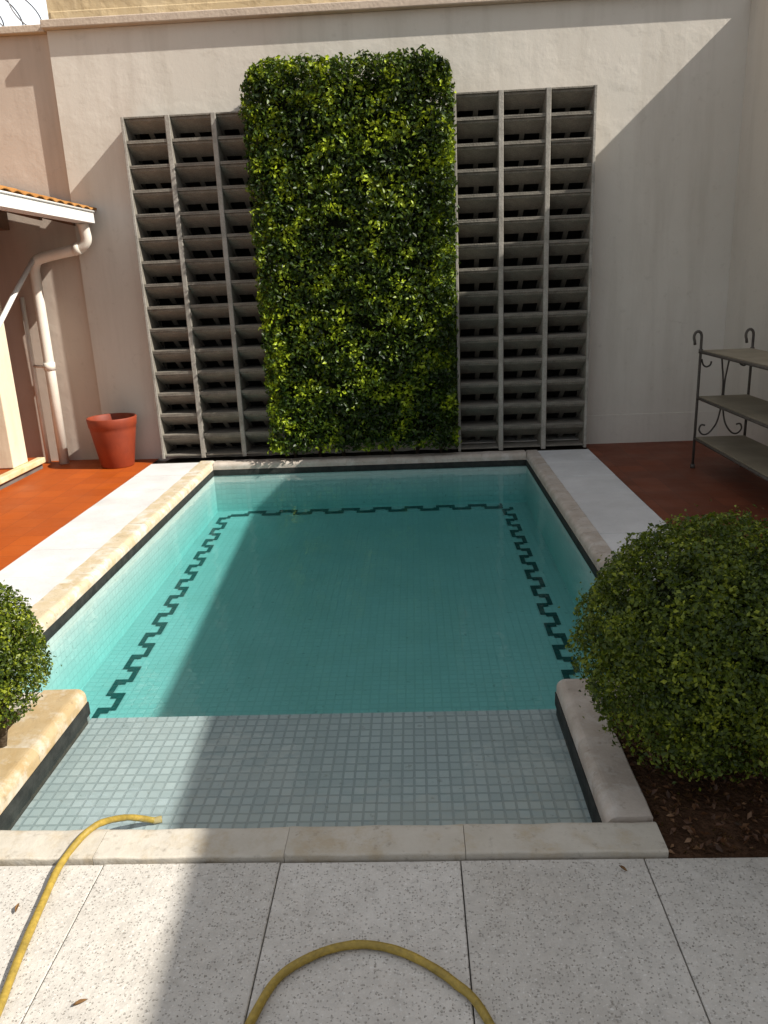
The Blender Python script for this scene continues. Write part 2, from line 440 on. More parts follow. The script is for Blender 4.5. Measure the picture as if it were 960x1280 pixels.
def water_mat():
    m = bpy.data.materials.new('pool_water'); m.use_nodes = True
    t = m.node_tree; t.nodes.clear()
    N = t.nodes.new; L = t.links.new
    out = N('ShaderNodeOutputMaterial')
    tr = N('ShaderNodeBsdfTransparent'); gl = N('ShaderNodeBsdfGlossy'); gl.inputs['Roughness'].default_value = 0.02
    fr = N('ShaderNodeFresnel'); fr.inputs['IOR'].default_value = 1.33
    tc = N('ShaderNodeTexCoord')
    no = N('ShaderNodeTexNoise'); no.inputs['Scale'].default_value = 5; no.inputs['Detail'].default_value = 3
    L(tc.outputs['Object'], no.inputs['Vector'])
    bp = N('ShaderNodeBump'); bp.inputs['Distance'].default_value = 0.007; bp.inputs['Strength'].default_value = 0.8
    L(no.outputs['Fac'], bp.inputs['Height'])
    L(bp.outputs[0], gl.inputs['Normal'])
    ge = N('ShaderNodeNewGeometry'); mr = N('ShaderNodeMapRange')
    mr.inputs['To Min'].default_value = 1.33; mr.inputs['To Max'].default_value = 1/1.33
    L(ge.outputs['Backfacing'], mr.inputs['Value']); L(mr.outputs[0], fr.inputs['IOR'])
    mx = N('ShaderNodeMixShader')
    L(fr.outputs[0], mx.inputs[0]); L(tr.outputs[0], mx.inputs[1]); L(gl.outputs[0], mx.inputs[2])
    L(mx.outputs[0], out.inputs['Surface'])
    va = N('ShaderNodeVolumeAbsorption')
    va.inputs['Color'].default_value = (0.20, 0.81, 0.80, 1); va.inputs['Density'].default_value = 1.10
    L(va.outputs[0], out.inputs['Volume'])
    return m
M['water'] = water_mat()

# ------------------------------------------------------------------ ground
PX0, PX1, PY0, PY1 = -1.81, 0.96, 2.72, 6.74           # deep basin
SX0, SX1, SY0 = -1.33, 0.51, 1.91                      # shallow ledge
def in_pool(x, y):
    return (PX0 < x < PX1 and PY0 < y < PY1) or (SX0 < x < SX1 and SY0 < y <= PY0)
XS = [-60, -8, -2.40, PX0, -1.5, SX0, SX1, 0.64, PX1, 1.11, 1.52, 2.2, 8, 60]
YS = [-60, -4, 1.77, SY0, 2.58, PY0, PY1, 6.87, 7.0, 60]
g = MB(); g.sheet(XS, YS, -0.02, in_pool)
tag(g.build('ground', M['mortar']), kind='structure')

# red floors either side
g = MB()
g.sheet([-8, -2.405], [1.77, 7.25], 0.0)
tag(g.build('red_floor', M['red'], uv=True), kind='structure')
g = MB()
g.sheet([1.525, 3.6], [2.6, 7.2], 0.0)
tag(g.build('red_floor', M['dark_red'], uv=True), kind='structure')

# terrace of square pitted pavers
g = MB()
jit = random.Random(3)
xj = [-0.890+0.4875*k for k in range(-6, 9)]
for i in range(len(xj)-1):
    for j in range(6):
        y1 = 1.762-0.93*j; y0 = y1-0.924
        a = 0.0011+jit.random()*0.0009
        g.box(xj[i]+a, xj[i+1]-a, y0, y1, -0.018, jit.uniform(-0.0015, 0.0015))
tag(g.build('terrace', M['paver'], bevel=0.002, seg=1), kind='structure')

# pale slab paths along the pool
for (x0, x1) in ((-2.40, -1.955), (1.075, 1.52)):
    g = MB()
    y = 2.60
    while y < 6.86:
        y2 = min(y+0.473, 6.865)
        g.box(x0, x1, y+0.002, y2-0.002, -0.018, 0.004+jit.uniform(-0.001, 0.001))
        y = y2
    tag(g.build('path', M['white_slab'], bevel=0.002), kind='structure')

# planting beds
def lumpy(x0, x1, y0, y1, z, amp, n, name, mat):
    xs = np.linspace(x0, x1, n); ys = np.linspace(y0, y1, max(4, int(n*(y1-y0)/(x1-x0))))
    g = MB(); g.sheet(list(xs), list(ys), lambda x, y: z+amp*(math.sin(x*17+y*5)*math.cos(y*19-x*3)+0.6*math.sin(x*41+1)*math.sin(y*37)))
    g.sm = [True]*len(g.f)
    return tag(g.build(name, mat), kind='structure')
lumpy(0.64, 2.3, 1.77, 2.60, -0.012, 0.006, 60, 'soil', M['soil'])
lumpy(-3.2, -1.50, 1.77, 2.60, -0.012, 0.006, 60, 'soil', M['soil'])
lumpy(-2.30, 1.52, 6.875, 7.1, -0.004, 0.004, 50, 'soil', M['bed'])

# ------------------------------------------------------------------ pool
pool = empty('swimming_pool', (-0.42, 4.3, 0))
tag(pool, 'rectangular tiled swimming pool with shallow entry ledge and worn stone coping', 'swimming pool')
def floor_z(y): return -0.43 - 0.10*(PY1-y)/(PY1-PY0)
ZW = -0.045                                             # underside of coping
ZB = -0.098                                             # foot of the grime band
LZ = -0.125                                             # ledge level
g = MB()
zf = [floor_z(PY0), floor_z(PY1)]
g.add([(PX0,PY0,zf[0]),(PX1,PY0,zf[0]),(PX1,PY1,zf[1]),(PX0,PY1,zf[1])], [(0,1,2,3)])
g.add([(PX0,PY1,zf[1]),(PX1,PY1,zf[1]),(PX1,PY1,ZB),(PX0,PY1,ZB)], [(0,1,2,3)])
g.add([(PX0,PY0,zf[0]),(PX0,PY1,zf[1]),(PX0,PY1,ZB),(PX0,PY0,ZB)], [(0,1,2,3)])
g.add([(PX1,PY1,zf[1]),(PX1,PY0,zf[0]),(PX1,PY0,ZB),(PX1,PY1,ZB)], [(0,1,2,3)])
g.add([(PX1,PY0,zf[0]),(PX0,PY0,zf[0]),(PX0,PY0,LZ-0.02),(PX1,PY0,LZ-0.02)], [(0,1,2,3)])
for xa, xb in ((PX0, SX0), (SX1, PX1)):
    g.add([(xb,PY0,LZ-0.02),(xa,PY0,LZ-0.02),(xa,PY0,ZB),(xb,PY0,ZB)], [(0,1,2,3)])
basin = g.build('basin', M['pool_tile'], pool, uv=True)
basin.data.materials.append(M['lit_wall_tile'])
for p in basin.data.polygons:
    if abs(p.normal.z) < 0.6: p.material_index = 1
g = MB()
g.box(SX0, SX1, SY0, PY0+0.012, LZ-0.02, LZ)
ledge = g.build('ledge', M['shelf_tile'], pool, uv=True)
ledge['label'] = 'shallow ledge of small pale square tiles'
# grime band between coping and water
g = MB()
e = 0.004
for (x0, x1, y0, y1) in ((PX0-0.03, PX0+e, PY0, PY1), (PX1-e, PX1+0.03, PY0, PY1), (PX0+e, PX1-e, PY1-e, PY1+0.03),
                         (PX0+e, SX0+e, PY0-0.03, PY0+e), (SX1-e, PX1-e, PY0-0.03, PY0+e),
                         (SX0-0.03, SX0+e, SY0, PY0-0.03), (SX1-e, SX1+0.03, SY0, PY0-0.03), (SX0+e, SX1-e, SY0-0.03, SY0+e)):
    g.box(x0, x1, y0, y1, LZ+0.001 if y1 <= PY0 else ZB, ZW)
g.build('waterline_band', M['grime'], pool)
# key pattern of dark tiles set in the floor
def key_band(p0, p1, side, period=0.28, amp=0.100, t=0.032, ty=0.052):
    """square wave from p0 to p1 (xy); side is the unit vector across the band"""
    p0 = Vector((*p0, 0)); p1 = Vector((*p1, 0)); d = p1-p0; L = d.length; d.normalize(); s = Vector((*side, 0))
    g = MB()
    def rect(a0, a1, c0, c1, lift):
        q = [p0+d*a0+s*c0, p0+d*a1+s*c0, p0+d*a1+s*c1, p0+d*a0+s*c1]
        vs = [(v.x, v.y, floor_z(v.y)+lift) for v in q]
        if (q[1]-q[0]).cross(q[2]-q[0]).z < 0: vs = vs[::-1]
        g.add(vs, [(0,1,2,3)])
    a = 0.0; k = 0
    while a < L-0.02:
        b = min(a+period/2, L)
        c = (-amp/2, -amp/2+t) if k % 2 == 0 else (amp/2-t, amp/2)
        rect(a, min(b+ty*0.5, L), c[0], c[1], 0.004)
        if b < L: rect(b-ty*0.5, b+ty*0.5, -amp/2+t, amp/2-t, 0.004)
        a = b; k += 1
    return g
for (p0, p1, sd) in (((-1.575, 2.75), (-1.70, 6.60), (1, 0)), ((0.775, 2.75), (0.775, 6.60), (1, 0)), ((-1.66, 6.645), (0.74, 6.645), (0, 1))):
    if sd == (1, 0): key_band(p0, p1, sd).build('key_pattern', M['key_tile'], pool)
    else: key_band(p0, p1, sd, 0.28, 0.14, 0.06, 0.05).build('key_pattern', M['key_tile'], pool)
# coping stones
def coping(x0, x1, y0, y1, axis, n, mat, nose='lo', jitter=0.03):
    lo, hi = (x0, x1) if axis == 'x' else (y0, y1)
    cuts = [lo] + [lo+(hi-lo)*(k+random.uniform(-jitter, jitter))/n for k in range(1, n)] + [hi]
    for k in range(n):
        a, b = cuts[k]+0.0008, cuts[k+1]-0.0008
        zt = 0.014+random.uniform(-0.0015, 0.0015)
        c0, c1 = (y0, y1) if axis == 'x' else (x0, x1)
        def corner(cc, sgn, rad):                       # quarter round at the top edge
            return [(cc-sgn*rad*(1-math.sin(math.pi/2*q/6)), zt-rad*(1-math.cos(math.pi/2*q/6))) for q in range(7)]
        ra, rb = (0.034, 0.006) if nose == 'lo' else (0.006, 0.034)
        prof = [(c0, ZW+0.001), (c1, ZW+0.001)]
        prof += [(c1-rb+rb*math.cos(math.pi/2*q/6), zt-rb+rb*math.sin(math.pi/2*q/6)) for q in range(7)]
        prof += [(c0+ra-ra*math.sin(math.pi/2*q/6), zt-ra+ra*math.cos(math.pi/2*q/6)) for q in range(7)]
        m = len(prof); g = MB()
        nl = max(2, int((b-a)/0.06)); vs_ = []
        for i in range(nl+1):
            t = a+(b-a)*i/nl; wob = 0.0
            for (c, z) in prof:
                wv = 0.0022*math.sin(t*23+c*9)+0.0016*math.sin(t*51+2)
                if z > zt-0.03:
                    z2 = z+wv*0.7
                else: z2 = z
                vs_.append((t, c, z2) if axis == 'x' else (c, t, z2))
        fs_ = []
        for i in range(nl):
            for q in range(m):
                q2 = (q+1) % m
                fs_.append((i*m+q, (i+1)*m+q, (i+1)*m+q2, i*m+q2))
        ends = [tuple(range(m)), tuple(range((nl+1)*m-1, nl*m-1, -1))]
        g.add(vs_, fs_+ends)
        o = g.build('coping', mat, pool)
        bm = bmesh.new(); bm.from_mesh(o.data); bmesh.ops.recalc_face_normals(bm, faces=bm.faces); bm.to_mesh(o.data); bm.free()
coping(-1.95, PX0, 2.58, 6.87, 'y', 9, M['coping_cream'], 'hi')
coping(PX1, 1.072, 2.58, 6.87, 'y', 9, M['coping_grey'])
coping(PX0+0.003, PX1-0.003, PY1, 6.87, 'x', 7, M['coping_grey'], 'lo')
coping(PX0+0.003, -1.502, 2.58, PY0, 'x', 1, M['coping_pale'], 'hi')
coping(0.642, PX1-0.003, 2.58, PY0, 'x', 1, M['coping_grey'], 'hi')
coping(-1.50, SX0, 1.913, PY0, 'y', 2, M['coping_gold'], 'hi')
coping(SX1, 0.64, 1.913, PY0, 'y', 2, M['coping_grey'])
for a, b in ((-1.50, -0.925), (-0.925, -0.394), (-0.394, 0.100), (0.100, 0.64)):
    coping(a, b, 1.772, SY0, 'x', 1, M['coping_pale'], 'hi')
# water
g = MB()
T = 0.006
poly = [(SX0-T, SY0-T), (SX1+T, SY0-T), (SX1+T, PY0-T), (PX1+T, PY0-T), (PX1+T, PY1+T), (PX0-T, PY1+T), (PX0-T, PY0-T), (SX0-T, PY0-T)]
n8 = len(poly)
g.add([(x, y, -0.7) for x, y in poly]+[(x, y, -0.077) for x, y in poly],
      [tuple(range(n8-1, -1, -1)), tuple(range(n8, 2*n8))]+[(i, (i+1) % n8, (i+1) % n8+n8, i+n8) for i in range(n8)])
tag(g.build('water', M['water']), kind='structure')

# ------------------------------------------------------------------ walls
WY = 7.10
GL = (-2.300, -1.175); GR = (0.380, 1.505); GZ = (0.05, 2.862)
back = empty('courtyard_wall', (0, WY, 0))
tag(back, 'tall pale plastered back wall behind the hedge and block screens', 'wall')
def wall_face(mb, xs, zs, y, hole):
    idx = {}; vs = []; fs = []
    def vi(i, j):
        if (i, j) not in idx: idx[(i, j)] = len(vs); vs.append((xs[i], y, zs[j]))
        return idx[(i, j)]
    for i in range(len(xs)-1):
        for j in range(len(zs)-1):
            if hole((xs[i]+xs[i+1])/2, (zs[j]+zs[j+1])/2): continue
            fs.append((vi(i, j), vi(i+1, j), vi(i+1, j+1), vi(i, j+1)))
    mb.add(vs, fs)
g = MB()
def hole(x, z): return GZ[0] < z < GZ[1] and (GL[0] < x < GL[1] or GR[0] < x < GR[1])
wall_face(g, [-2.885, GL[0], GL[1], GR[0], GR[1], 3.6], [-0.05, GZ[0], GZ[1], 3.56], WY, hole)
for (a, b) in (GL, GR):                                 # reveals of the openings
    z0, z1 = GZ; y1 = WY+0.24
    g.add([(a,WY,z0),(a,y1,z0),(a,y1,z1),(a,WY,z1)], [(0,1,2,3)])
    g.add([(b,WY,z0),(b,WY,z1),(b,y1,z1),(b,y1,z0)], [(0,1,2,3)])
    g.add([(a,WY,z1),(a,y1,z1),(b,y1,z1),(b,WY,z1)], [(0,1,2,3)])
    g.add([(a,WY,z0),(b,WY,z0),(b,y1,z0),(a,y1,z0)], [(0,1,2,3)])
g.add([(-2.885,WY,-0.05),(-2.885,WY,3.56),(-2.885,WY+0.06,3.56),(-2.885,WY+0.06,-0.05)], [(0,1,2,3)])
g.build('wall', M['back_plaster'], back)
g = MB(); g.box(-3.0, 3.6, WY+0.30, WY+0.42, -0.05, 3.56); g.build('backing', M['void'], back)  # near-black sheet paints the darkness of the hollow behind the blocks
g = MB(); g.box(1.52, 2.70, WY-0.004, WY+0.02, -0.02, 0.262); g.build('skirting', M['back_plaster'], back, bevel=0.003)
g = MB(); g.box(-2.905, 3.6, WY-0.068, WY+0.35, 3.562, 3.625); g.build('ledge', M['lip'], back, bevel=0.008)

left = empty('courtyard_wall', (-4.5, WY+0.064, 0))
tag(left, 'pinkish plastered wall section at the left under the coiled razor wire', 'wall')
g = MB(); g.box(-8.0, -2.886, WY+0.064, WY+0.28, -0.05, 3.555); g.build('wall', M['left_plaster'], left)
g = MB(); g.box(-8.0, -2.907, WY+0.004, WY+0.3, 3.557, 3.615); g.build('ledge', M['lip'], left, bevel=0.008)

rw = empty('courtyard_wall', (2.9, 4, 0))
tag(rw, 'high shaded plaster wall closing the right side beside the iron shelf', 'wall')
def rwx(y): return 2.72+(7.1-y)*0.0724
g = MB()
ya, yb = -4.0, WY-0.001
g.hexa([(rwx(ya),ya,-0.05),(rwx(ya)+.25,ya,-0.05),(rwx(yb)+.25,yb,-0.05),(rwx(yb),yb,-0.05),
        (rwx(ya),ya,3.50),(rwx(ya)+.25,ya,3.50),(rwx(yb)+.25,yb,3.50),(rwx(yb),yb,3.50)])
g.build('wall', M['right_plaster'], rw)

# tan building standing on the back boundary
tb = empty('building', (1.2, 7.6, 3.6))
tag(tb, 'tan rendered building wall rising above the ledge of the back wall', 'building')
g = MB(); g.box(-2.86, 6.0, WY+0.012, 9.5, 3.627, 6.2); g.build('wall', M['tan_plaster'], tb)
g = MB(); g.box(-2.845, 6.0, WY+0.004, WY+0.03, 3.632, 3.70); g.build('mortar_band', M['tan_plaster'], tb, bevel=0.01)

# razor wire coil on the left section
g = MB()
pts = []
for k in range(0, 15*28):
    a = 2*math.pi*k/28
    pts.append((-2.98-0.165*k/28+0.10*math.cos(a+0.5), WY+0.14+0.17*math.cos(a), 3.615+0.155+0.155*math.sin(a)+0.012*math.sin(k*0.11)))
g.tube(pts, 0.0055, 6)
tag(g.build('razor_wire', M['wire']), 'coil of thin grey razor wire along the top of the left wall', 'razor wire')

# ------------------------------------------------------------------ block screens
def block_mesh(wd, ht, var, tb):
    g = MB(); d0, d1 = -0.20, 0.09
    ts, tt = 0.022, 0.012
    g.box(0.001, ts, d0, d1, 0.0003, ht-0.0003)
    g.box(wd-ts, wd-0.001, d0, d1, 0.0003, ht-0.0003)
    g.box(ts, wd-ts, d0+0.003, d1, 0.0003, tt)
    g.box(ts, wd-ts, d0+0.003, d1, ht-tt, ht-0.0003)
    # sloping louvre running down into the block
    a0, b0 = d0+0.022, ht-tt-0.002
    a1, b1 = d1-0.02, tt+0.018+var
    th = 0.016
    def slope(x0, x1, t0, t1):
        ya_, za_ = a0+(a1-a0)*t0, b0+(b1-b0)*t0
        yb_, zb_ = a0+(a1-a0)*t1, b0+(b1-b0)*t1
        g.hexa([(x0,ya_,za_-th),(x1,ya_,za_-th),(x1,yb_,zb_-th),(x0,yb_,zb_-th),(x0,ya_,za_),(x1,ya_,za_),(x1,yb_,zb_),(x0,yb_,zb_)])
    wi = wd-2*ts
    slope(ts, wd-ts, 0.0, tb)
    for (p, q) in ((0.0, 0.06), (0.44, 0.56), (0.94, 1.0)): slope(ts+wi*p, ts+wi*q, tb, 1.0)
    return g
protos = []
for k in range(3):
    o = block_mesh(0.375, 0.188, (k-1)*0.008, 0.50+0.07*k).build('vent_block', M['concrete'])
    protos.append(o)
used = set()
for (gx, lab) in ((GL, 'grey concrete vent block screen left of the tall hedge behind the clay pot'), (GR, 'grey concrete vent block screen right of the tall hedge')):
    bz, bh = (0.058, 0.1868) if gx is GL else (0.032, 0.1918)
    t = empty('block_screen', (gx[0], WY, bz))
    tag(t, lab, 'block screen', 'vent block screens in the back wall')
    for i in range(4):
        g = MB(); x = gx[0]+i*0.375
        g.box(max(x-0.0195, gx[0]-0.004), min(x+0.0195, gx[1]+0.004), WY-0.208, WY-0.12, bz-0.02, bz+15*bh+0.002)
        g.build('post', M['post'], t, bevel=0.004)
    for i in range(3):
        for j in range(15):
            p = protos[random.randrange(3)]
            if p.name not in used: used.add(p.name); c = p
            else:
                c = p.copy(); COL.objects.link(c)
            c.parent = t
            c.location = (i*0.375, random.uniform(-0.004, 0.004), j*bh)
            c.scale = (1, 1, bh/0.188)

# ------------------------------------------------------------------ foliage
def leaves(P, Nrm, size, tilt, name, mat, parent, asp=0.55):
    """one folded leaf (two quads) at every point P, facing roughly along Nrm"""
    n = len(P)
    rnd = rng.normal(size=(n, 3))*tilt
    N = Nrm+rnd; N /= np.linalg.norm(N, axis=1)[:, None]
    A = rng.normal(size=(n, 3)); A -= (A*N).sum(1)[:, None]*N; A /= np.linalg.norm(A, axis=1)[:, None]
    B = np.cross(N, A)
    s = (size*rng.uniform(0.6, 1.25, n))[:, None]
    fold = rng.uniform(0.05, 0.30, n)[:, None]
    base = P-A*s*0.5; tip = P+A*s*0.5-N*s*0.12
    l = P-B*s*asp*0.5+N*s*fold*0.5-A*s*0.04; r_ = P+B*s*asp*0.5+N*s*fold*0.5-A*s*0.04
    V = np.stack([base, r_, tip, l], 1).reshape(-1, 3)
    me = bpy.data.meshes.new(name)
    me.vertices.add(4*n); me.vertices.foreach_set('co', V.astype(np.float32).ravel())
    idx = np.arange(n)[:, None]*4
    tri = np.concatenate([idx+[0, 1, 2], idx+[0, 2, 3]], 1).reshape(-1)
    me.loops.add(6*n); me.loops.foreach_set('vertex_index', tri.astype(np.int32))
    me.polygons.add(2*n)
    me.polygons.foreach_set('loop_start', np.arange(0, 6*n, 3, dtype=np.int32))
    me.polygons.foreach_set('loop_total', np.full(2*n, 3, dtype=np.int32))
    me.update(calc_edges=True); me.validate()
    me.materials.append(mat)
    o = bpy.data.objects.new(name, me); COL.objects.link(o)
    if parent is not None:
        o.parent = parent; o.location = -parent_world(parent)
    return o

def fbm(P, sc, seed):
    r2 = np.random.default_rng(seed); out = np.zeros(len(P))
    for k in range(7):
        d = r2.normal(size=3)*sc*(1+0.5*k); out += np.sin(P@d+r2.uniform(0, 6.28))/(1+0.4*k)
    return out/3

# tall clipped hedge: rounded slab against the wall
HX, HY, HZ = (-1.275, 0.365), (6.69, 7.10), (0.10, 3.185)
hedge = empty('hedge', (-0.46, 6.93, 0))
tag(hedge, 'tall clipped green hedge slab with rounded top corners behind the pool', 'hedge')
def hedge_points(n):
    cx, cz = (HX[0]+HX[1])/2, (HZ[0]+HZ[1])/2
    hw, hh, rc = (HX[1]-HX[0])/2, (HZ[1]-HZ[0])/2, 0.28
    out = []; nr = []
    x = rng.uniform(HX[0], HX[1], n); z = rng.uniform(HZ[0], HZ[1], n); face = rng.random(n)
    P = np.zeros((n, 3)); N = np.zeros((n, 3))
    A = [hw*2*hh*2, 0.36*hh*2, 0.36*hh*2, 0.36*hw*2]
    c = np.cumsum(A)/sum(A)
    y = rng.uniform(HY[0], HY[1], n)
    for i in range(n):
        if face[i] < c[0]: P[i] = (x[i], HY[0], z[i]); N[i] = (0, -1, 0.15)
        elif face[i] < c[1]: P[i] = (HX[0], y[i], z[i]); N[i] = (-1, 0, 0.1)
        elif face[i] < c[2]: P[i] = (HX[1], y[i], z[i]); N[i] = (1, 0, 0.1)
        else: P[i] = (x[i], y[i], HZ[1]); N[i] = (0, 0, 1)
    # round the top corners (in x-z) and the front edges (towards y)
    dx = np.abs(P[:, 0]-cx)-(hw-rc); dz = P[:, 2]-(HZ[1]-rc)
    m = (dx > 0) & (dz > 0)
    ang = np.hypot(dx, dz)
    sc = np.where(m & (ang > rc), rc/np.maximum(ang, 1e-6), 1)
    P[:, 0] = np.where(m, cx+np.sign(P[:, 0]-cx)*((hw-rc)+dx*sc), P[:, 0])
    P[:, 2] = np.where(m, (HZ[1]-rc)+dz*sc, P[:, 2])
    re = 0.10
    ex = np.minimum(hw-np.abs(P[:, 0]-cx), HZ[1]-P[:, 2])
    P[:, 1] += np.where((P[:, 1] < HY[0]+1e-6) & (ex < re), re-np.sqrt(np.maximum(re**2-(re-ex)**2, 0)), 0)
    return P, N
P, N = hedge_points(46000)
bump = fbm(P, 5, 5)*0.026+fbm(P, 14, 6)*0.030
depth = rng.random(len(P))**1.4*0.17
P = P+N*bump[:, None]-N*depth[:, None]+rng.normal(size=P.shape)*0.008
P[:, 1] = np.minimum(P[:, 1], 7.07)
gap = fbm(P, 6, 9)
keep = gap > -0.62
P, N = P[keep], N[keep]
leaves(P, N, 0.043, 1.05, 'foliage', M['hedge_leaf'], hedge)
g = MB(); g.box(HX[0]+0.17, HX[1]-0.17, HY[0]+0.17, 7.08, 0.12, HZ[1]-0.15); g.build('twig_shade_core', M['core'], hedge, bevel=0.06, seg=3)  # solid core coloured as the shade between the leaves
g = MB()
for k in range(7):
    x = HX[0]+0.18+k*0.22
    g.tube([(x, 6.97, -0.02), (x+random.uniform(-.03, .03), 6.95, 0.2), (x+random.uniform(-.05, .05), 6.96, 0.6)], [0.018, 0.015, 0.01], 7)
g.build('stem', M['bark'], hedge)

def ball(loc, rad, ground, label, seed, n, lsize=0.021, squash=0.94):
    t = empty('topiary_shrub', (loc[0], loc[1], ground))
    tag(t, label, 'shrub', 'round clipped shrubs either side of the pool ledge')
    r2 = np.random.default_rng(seed)
    d = r2.normal(size=(n, 3)); d /= np.linalg.norm(d, axis=1)[:, None]
    b = fbm(d, 3.0, seed); b2 = fbm(d, 8.0, seed+1); b3 = fbm(d, 17.0, seed+2)
    rd = rad*(0.975+0.085*b+0.060*b2+0.035*b3)-r2.random(n)**1.6*rad*0.40
    shoot = r2.random(n) < 0.012
    rd = np.where(shoot, rd+rad*r2.uniform(0.03, 0.14, n), rd)
    P = d*rd[:, None]; P[:, 2] *= squash
    P += np.array(loc)
    keep = (P[:, 2] > ground+0.01) & (fbm(d, 6, seed+3)+0.35*fbm(d, 15, seed+4) > -0.55)
    keep &= (d[:, 2] > -0.5) | (r2.random(n) < 0.55)
    up = d*1.0; up[:, 2] += 0.35
    sel = np.where(keep)[0]
    h1 = sel[:int(len(sel)*0.6)]; h2 = sel[int(len(sel)*0.6):]
    idx = np.concatenate([h1, h2]); szs = np.concatenate([np.full(len(h1), lsize), np.full(len(h2), lsize*1.5)])
    leaves(P[idx], up[idx], szs, 1.0, 'foliage', M['ball_leaf'], t, 0.62)
    g = MB()
    # inner twig mass, broken up; shade inside the leaves is in its near-black colour
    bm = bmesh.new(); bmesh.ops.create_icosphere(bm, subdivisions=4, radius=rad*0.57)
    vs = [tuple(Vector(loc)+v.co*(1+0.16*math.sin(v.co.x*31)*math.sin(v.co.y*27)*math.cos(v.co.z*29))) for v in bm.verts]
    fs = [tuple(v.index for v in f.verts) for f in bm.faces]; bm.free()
    g.add(vs, fs, True); g.build('twig_shade_core', M['core'], t)
    g = MB()
    for k in range(5):
        a = k*1.256+seed
        g.tube([(loc[0]+0.02*math.cos(a), loc[1]+0.02*math.sin(a), ground-0.03), (loc[0]+0.05*math.cos(a), loc[1]+0.05*math.sin(a), ground+rad*0.35),
                (loc[0]+rad*0.5*math.cos(a), loc[1]+rad*0.5*math.sin(a), loc[2])], [0.02, 0.016, 0.008], 7)
    g.build('trunk', M['bark'], t)
ball((0.885, 2.20, 0.405), 0.415, -0.01, 'large round clipped shrub at the right of the pool ledge', 21, 90000, 0.0120)
ball((-1.50, 2.33, 0.35), 0.235, -0.01, 'small round clipped shrub in the bed at the left of the pool ledge', 44, 28000, 0.0115, 1.16)

# dry leaf litter on the two beds
pl = []
for (x0, x1, n) in ((0.65, 1.8, 2300), (-2.4, -1.51, 1500)):
    q = np.stack([rng.uniform(x0, x1, n), rng.uniform(1.785, 2.57, n), rng.uniform(-0.006, 0.012, n)], 1); pl.append(q)
P = np.concatenate(pl); N = np.tile(np.array([[0, 0, 1.0]]), (len(P), 1))
tag(leaves(P, N, 0.024, 0.45, 'leaf_litter', M['litter'], None, 0.5), 'brown dry leaf litter over the planting soil', 'leaf litter', None, 'stuff')

# ------------------------------------------------------------------ house porch at the left
house = empty('porch', (-3.4, 6.4, 0))
tag(house, 'low tiled porch with white gutter and cream pillar at the left', 'porch')
EX, EZ, SL = -2.70, 2.185, 0.275
g = MB()                                                # clay barrel tiles running up the slope
ny = 260; ya, yb = 3.2, 7.095
vs = []; fs = []
xs = [EX+0.03-0.33*k for k in range(0, 8)]
row = []
for k, x in enumerate(xs):
    for (xo, zo) in ((0.0, 0.0), (-0.325, -0.012)):
        row.append((x+xo, EZ+SL*(EX-(x+xo))+zo+0.012))
for (x, z) in row:
    for j in range(ny+1):
        y = ya+(yb-ya)*j/ny
        vs.append((x, y, z+0.019*abs(math.sin(math.pi*y/0.17))))
for i in range(len(row)-1):
    for j in range(ny):
        a = i*(ny+1)+j
        fs.append((a, a+1, a+ny+2, a+ny+1))
g.add(vs, fs, True)
o = g.build('roof', M['roof_tile'], house)
sm = o.modifiers.new('thick', 'SOLIDIFY'); sm.thickness = 0.014; sm.offset = -1
g = MB()                                                # boarded soffit and rafters
g.hexa([(-5.0,ya,EZ+SL*2.3-.05),(-2.80,ya,EZ+SL*.10-.05),(-2.80,yb,EZ+SL*.10-.05),(-5.0,yb,EZ+SL*2.3-.05),
        (-5.0,ya,EZ+SL*2.3-.03),(-2.80,ya,EZ+SL*.10-.03),(-2.80,yb,EZ+SL*.10-.03),(-5.0,yb,EZ+SL*2.3-.03)])
g.build('soffit', M['wood'], house)
for y in (6.98, 6.35, 5.7, 5.05, 4.4):
    g = MB()
    g.hexa([(-5.0,y-.03,EZ+SL*2.3-.16),(-2.84,y-.03,EZ+SL*.14-.16),(-2.84,y+.03,EZ+SL*.14-.16),(-5.0,y+.03,EZ+SL*2.3-.16),
            (-5.0,y-.03,EZ+SL*2.3-.052),(-2.84,y-.03,EZ+SL*.14-.052),(-2.84,y+.03,EZ+SL*.14-.052),(-5.0,y+.03,EZ+SL*2.3-.052)])
    g.build('rafter', M['wood'], house)
g = MB(); g.box(-3.60, -3.45, ya, yb-0.01, 2.06, 2.215); g.build('beam', M['wood'], house, bevel=0.006)
g = MB()                                                # gutter: open box channel
gx0, gx1, gz0, gz1 = -2.775, -2.65, 2.075, 2.165
for (x0, x1, z0, z1) in ((gx1-.004, gx1, gz0, gz1), (gx0, gx0+.004, gz0, gz1+.02), (gx0+.004, gx1-.004, gz0, gz0+.004)):
    g.box(x0, x1, ya, 6.955, z0, z1)
g.box(gx0, gx1, 6.951, 6.955, gz0+.002, gz1)
g.tube([(gx1, ya, gz1), (gx1, 6.955, gz1)], 0.010, 8)
g.build('gutter', M['gutter'], house)
g = MB()                                                # swan-neck outlet and downpipe
path = catmull([(-2.735, 6.90, 2.08), (-2.735, 6.92, 2.02), (-2.74, 6.94, 1.94), (-2.80, 6.95, 1.885), (-2.90, 6.96, 1.862), (-3.02, 6.98, 1.845), (-3.14, 7.0, 1.825), (-3.22, 7.01, 1.80), (-3.26, 7.02, 1.74), (-3.268, 7.03, 1.66), (-3.272, 7.035, 1.5)], 6)
g.tube(path+[Vector((-3.275, 7.04, 0.9)), Vector((-3.28, 7.04, 0.0))], 0.045, 16)
g.tube([(-3.2755, 7.04, 0.93), (-3.2765, 7.04, 0.86)], 0.051, 16)
g.tube([(-2.86, 6.955, 1.871), (-2.80, 6.95, 1.884)], 0.051, 16)
